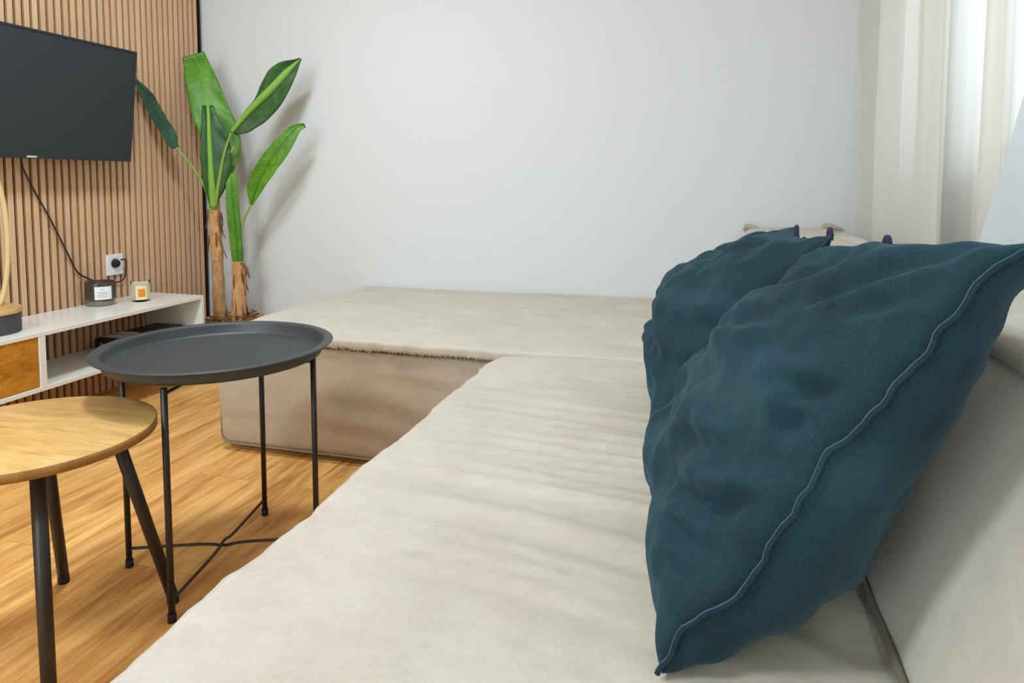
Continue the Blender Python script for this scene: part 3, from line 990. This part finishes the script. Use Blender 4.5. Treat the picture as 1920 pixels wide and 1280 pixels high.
dry.tube(smooth_path([(-2.185, 2.83, .525), (-2.150, 2.825, .512), (-2.118, 2.82, .45)], 12), [.007] * 8 + [.006, .005, .004, .001], 6)
dry.tube(smooth_path([(-2.27, 2.79, .66), (-2.245, 2.78, .62), (-2.215, 2.78, .55)], 12), [.003] * 11 + [.001], 6)
tag(dry.build('dry_fibres', DRYM, plant), None, None, None, 'stuff')

def leaf(mid, wl, wr, mat, fold=0.3, rib=None, facing=(0.6, -0.8, 0.1), wave=.006, n=46, twist=0.0, ribr=.004, stem=None, label=None):
    """blade along mid; wl/wr = half widths [(t, w)...] left/right of the rib as seen from the room"""
    P = smooth_path(mid, n)
    K = 7
    fv = Vector(facing).normalized()
    def wid(tab, t):
        return float(np.interp(t, [a for a, _ in tab], [b for _, b in tab]))
    def sm(tab, t):
        return (wid(tab, t) + wid(tab, max(0, t - .04)) + wid(tab, min(1, t + .04))) / 3
    V = []; F = []
    for i, p in enumerate(P):
        t = i / (n - 1)
        T = (P[min(i + 1, n - 1)] - P[max(i - 1, 0)]).normalized()
        nf = (fv - T * fv.dot(T)).normalized()
        S = T.cross(nf).normalized()          # to the right seen from the room
        for k in range(-K, K + 1):
            q = k / K
            w = sm(wr, t) if q > 0 else sm(wl, t)
            off = q * w
            lift = fold * abs(off) - .25 * fold * abs(off) * abs(q)
            wv = wave * N(t * 9 + k * .15, q * 1.5, mid[0][0] * 7) * abs(q) * 2 + .0012 * math.sin(t * 120 + abs(q) * 9) * abs(q)
            V.append(p + S * off + nf * (lift + wv))
    m = 2 * K + 1
    for i in range(n - 1):
        for k in range(m - 1):
            F.append((i * m + k, i * m + k + 1, (i + 1) * m + k + 1, (i + 1) * m + k))
    o = obj('leaf', V, F, mat, plant)
    md = o.modifiers.new('thick', 'SOLIDIFY'); md.thickness = .0012; md.offset = 0
    if label:
        o['label'] = label
    rm = MB()
    rm.tube([q + fv * .001 for q in P], [(float(np.interp(i / (n - 1), [a for a, _ in ribr], [b_ for _, b_ in ribr])) if isinstance(ribr, list) else ribr * (1 - .6 * i / (n - 1))) for i in range(n)], 8)
    rm.build('midrib', rib or RIBM, o)
    if stem:
        q = smooth_path(stem, 24)
        MB().tube(q, [.0115 - .0065 * (i / 23) ** .6 for i in range(24)], 10).build('leaf_stalk', STEM, o)
    return o

# tall bright leaf leaning back, its upper end bent towards the room
leaf([(-2.293, 2.80, .804), (-2.290, 2.83, .946), (-2.304, 2.86, 1.077), (-2.345, 2.88, 1.236), (-2.400, 2.88, 1.42), (-2.420, 2.84, 1.538)],
     [(0, .008), (.2, .03), (.4, .070), (.6, .098), (.78, .092), (.93, .068), (1, .050)], [(0, .008), (.2, .06), (.38, .105), (.5, .10), (.66, .075), (.82, .062), (.93, .054), (1, .050)], LEAF_BRIGHT, .12, wave=.008, label='broad bright green leaf')
# darker upright leaf in front with a pale rib
leaf([(-2.285, 2.785, .797), (-2.276, 2.765, .92), (-2.276, 2.76, 1.073), (-2.286, 2.77, 1.2), (-2.300, 2.785, 1.281)],
     [(0, .014), (.2, .034), (.5, .044), (.8, .034), (1, .024)], [(0, .012), (.2, .055), (.45, .100), (.7, .085), (.88, .040), (1, .022)], LEAF_DARK, .30, ribr=.019, label='dark upright leaf with a pale rib')
# leaf leaning right with a broad pale rib
leaf([(-2.168, 2.78, 1.154), (-2.089, 2.80, 1.246), (-1.984, 2.82, 1.345), (-1.901, 2.85, 1.437), (-1.845, 2.87, 1.495)],
     [(0, .004), (.15, .012), (.40, .018), (.55, .046), (.72, .066), (.86, .050), (.93, .020), (1, .002)], [(0, .020), (.08, .060), (.3, .088), (.5, .086), (.68, .066), (.85, .040), (.93, .022), (1, .002)], LEAF_DARK, .12, ribr=[(0, .009), (.2, .014), (.5, .019), (.8, .017), (1, .003)], facing=(.5, -.85, -.1),
     stem=[(-2.281, 2.785, .785), (-2.250, 2.78, .907), (-2.214, 2.78, 1.047), (-2.168, 2.78, 1.156)], label='dark leaf leaning right with a broad pale rib')
MB().tube(smooth_path([(-2.268, 2.80, .86), (-2.238, 2.80, .981), (-2.172, 2.80, 1.085)], 16), .0055, 8).build('leaf_stalk', STEM, plant)
# low bright leaf to the right
leaf([(-2.115, 2.84, .807), (-2.066, 2.83, .907), (-1.994, 2.82, 1.008), (-1.926, 2.83, 1.095), (-1.874, 2.85, 1.163), (-1.836, 2.88, 1.187)],
     [(0, .006), (.15, .044), (.4, .046), (.65, .040), (.85, .028), (.95, .014), (1, .004)], [(0, .006), (.15, .028), (.4, .046), (.65, .050), (.85, .036), (1, .010)], LEAF_BRIGHT, .15, facing=(.5, -.85, .2), ribr=.003, rib=LEAF_MID,
     stem=[(-2.197, 2.84, .529), (-2.183, 2.84, .661), (-2.156, 2.84, .739), (-2.113, 2.84, .811)], label='low bright leaf on a thin stalk')
# dark leaf reaching left behind the television
leaf([(-2.413, 2.70, 1.078), (-2.444, 2.68, 1.158), (-2.468, 2.64, 1.237), (-2.490, 2.60, 1.325), (-2.500, 2.545, 1.385)],
     [(0, .022), (.12, .040), (.4, .036), (.7, .030), (1, .010)], [(0, .010), (.15, .026), (.4, .030), (.7, .028), (1, .010)], LEAF_BLUE, .3, facing=(.85, -.5, .1), ribr=.0035, rib=LEAF_BLUE,
     stem=[(-2.290, 2.785, .765), (-2.317, 2.77, .889), (-2.358, 2.74, .983), (-2.413, 2.70, 1.080)], label='dark blue green leaf reaching behind the television')
# rolled upright leaf on the second trunk
leaf([(-2.193, 2.83, .455), (-2.182, 2.81, .637), (-2.185, 2.80, .766), (-2.190, 2.80, .869), (-2.200, 2.81, .962)],
     [(0, .008), (.15, .024), (.3, .030), (.6, .032), (.9, .026), (1, .022)], [(0, .006), (.15, .018), (.3, .022), (.6, .026), (.9, .026), (1, .022)], LEAF_BRIGHT, -.55, ribr=.003, rib=LEAF_MID, wave=.003, label='narrow rolled upright leaf')
MB().tube(smooth_path([(-2.197, 2.84, .49), (-2.203, 2.845, .608), (-2.206, 2.845, .765), (-2.205, 2.84, .88)], 20), [.027 - .014 * i / 19 for i in range(20)], 14).build('leaf_sheath', LEAF_MID, plant)

# ------------------------------------------------------------------ curtains
def curtain(name, label, plan, z0, z1, mat, shift=None, nz=60, npl=260):
    P = smooth_path([(x, y, 0) for x, y in plan], npl)
    V = []; F = []
    for j in range(nz):
        q = j / (nz - 1)
        z = z0 + (z1 - z0) * q
        for i, p in enumerate(P):
            u = i / (npl - 1)
            dx = .006 * N(u * 5, z * 1.3, 2) + .003 * N(u * 22, z * 3, 5)
            dy = .010 * N(u * 6, z * 1.1, 9)
            x, y = p.x + dx, p.y + dy
            if shift:
                x, y = shift(x, y, z, u)
            V.append((x, y, z))
    for j in range(nz - 1):
        for i in range(npl - 1):
            F.append((j * npl + i, j * npl + i + 1, (j + 1) * npl + i + 1, (j + 1) * npl + i))
    o = obj(name, V, F, mat, None, True, (plan[0][0], plan[0][1], z0))
    return tag(o, label, 'curtain')
plan1 = [(.573, 3.02), (.600, 2.95), (.640, 2.88), (.665, 2.78), (.650, 2.70), (.610, 2.775), (.590, 2.78), (.597, 2.66), (.622, 2.58), (.618, 2.54), (.598, 2.46), (.603, 2.36), (.625, 2.30), (.618, 2.345), (.603, 2.25), (.604, 2.13), (.625, 2.15), (.670, 2.30), (.700, 2.24), (.697, 2.08), (.690, 1.94), (.672, 1.97), (.660, 1.98), (.657, 1.88), (.668, 1.86), (.705, 1.92), (.700, 1.72), (.67, 1.66), (.70, 1.5), (.67, 1.35), (.70, 1.2)]
def sh1(x, y, z, u):
    return min(x, XR - .045), y - .02 * (1.0 - z) * (1 - u)
curtain('sheer_curtain', 'long ivory sheer curtain hanging in the corner behind the sofa', plan1, .06, 2.46, SHEER, sh1)
plan2 = [(.56, 1.48), (.60, 1.38), (.55, 1.28), (.60, 1.16), (.55, 1.04), (.61, .92), (.56, .80), (.62, .66), (.57, .52), (.62, .38), (.57, .2), (.62, .0), (.58, -.2)]
def sh2(x, y, z, u):
    k = max(0.0, min(1.0, (z - .76) / 1.7))
    y2 = y - (1 - u) * .62 * k
    x2 = x - .075 * (1 - k) ** 2 * (1 - u * .4) + .02 * k
    return min(x2, XR - .02), y2
curtain('sheer_curtain', 'cool white sheer curtain swept aside over the sofa back', plan2, .765, 2.46, SHEER2, sh2)

# ------------------------------------------------------------------ light
world = bpy.data.worlds.new('daylight'); scene.world = world
world.use_nodes = True
wn = world.node_tree
bg = wn.nodes['Background']
bg.inputs['Color'].default_value = srgb(232, 244, 252)
bg.inputs['Strength'].default_value = 1.0

def area(name, loc, target, size, energy, color, sizey=None):
    l = bpy.data.lights.new(name, 'AREA')
    l.energy = energy; l.color = color[:3]
    l.shape = 'RECTANGLE'; l.size = size; l.size_y = sizey or size
    o = bpy.data.objects.new(name, l); COL.objects.link(o)
    o.location = loc
    d = Vector(target) - Vector(loc)
    o.rotation_euler = d.to_track_quat('-Z', 'Y').to_euler()
    return o
area('window_daylight', (XR + .32, ym, 1.65), (-1.5, ym, 1.2), 2.1, 13, srgb(236, 246, 255), 1.3)
area('ceiling_lamp_and_fill', (-1.40, 1.50, ZC - .06), (-1.40, 1.50, 0), .32, 28, srgb(236, 246, 255))
area('ceiling_lamp_and_fill', (-1.40, -.60, ZC - .06), (-1.40, -.60, 0), .40, 42, srgb(236, 246, 255))  # added fill to brighten backrest and near seat; only the first is a lamp
area('rear_fill', (-1.55, YF + .1, 1.5), (-1.45, 3, 1.1), 1.8, 44, srgb(228, 246, 255), 1.7)  # added soft fill in front of the rear wall, which has no window

# ------------------------------------------------------------------ camera
FPX = 1284.0
cam = bpy.data.cameras.new('camera')
cam.sensor_fit = 'HORIZONTAL'; cam.sensor_width = 36.0
cam.lens = FPX / 1920.0 * 36.0
cam.shift_y = -(640.0 - 432.0) / 1920.0
cam.clip_start = 0.02
co = bpy.data.objects.new('camera', cam); COL.objects.link(co)
co.location = (0, 0, .92)
co.rotation_euler = (math.radians(90 - 4.1), 0, math.radians(15.83))
scene.camera = co

scene.view_settings.view_transform = 'Standard'
scene.view_settings.look = 'None'
scene.view_settings.gamma = 1.0
scene.view_settings.use_curve_mapping = False
scene.view_settings.exposure = 0.0
scene.cycles.max_bounces = 10
scene.cycles.transparent_max_bounces = 16
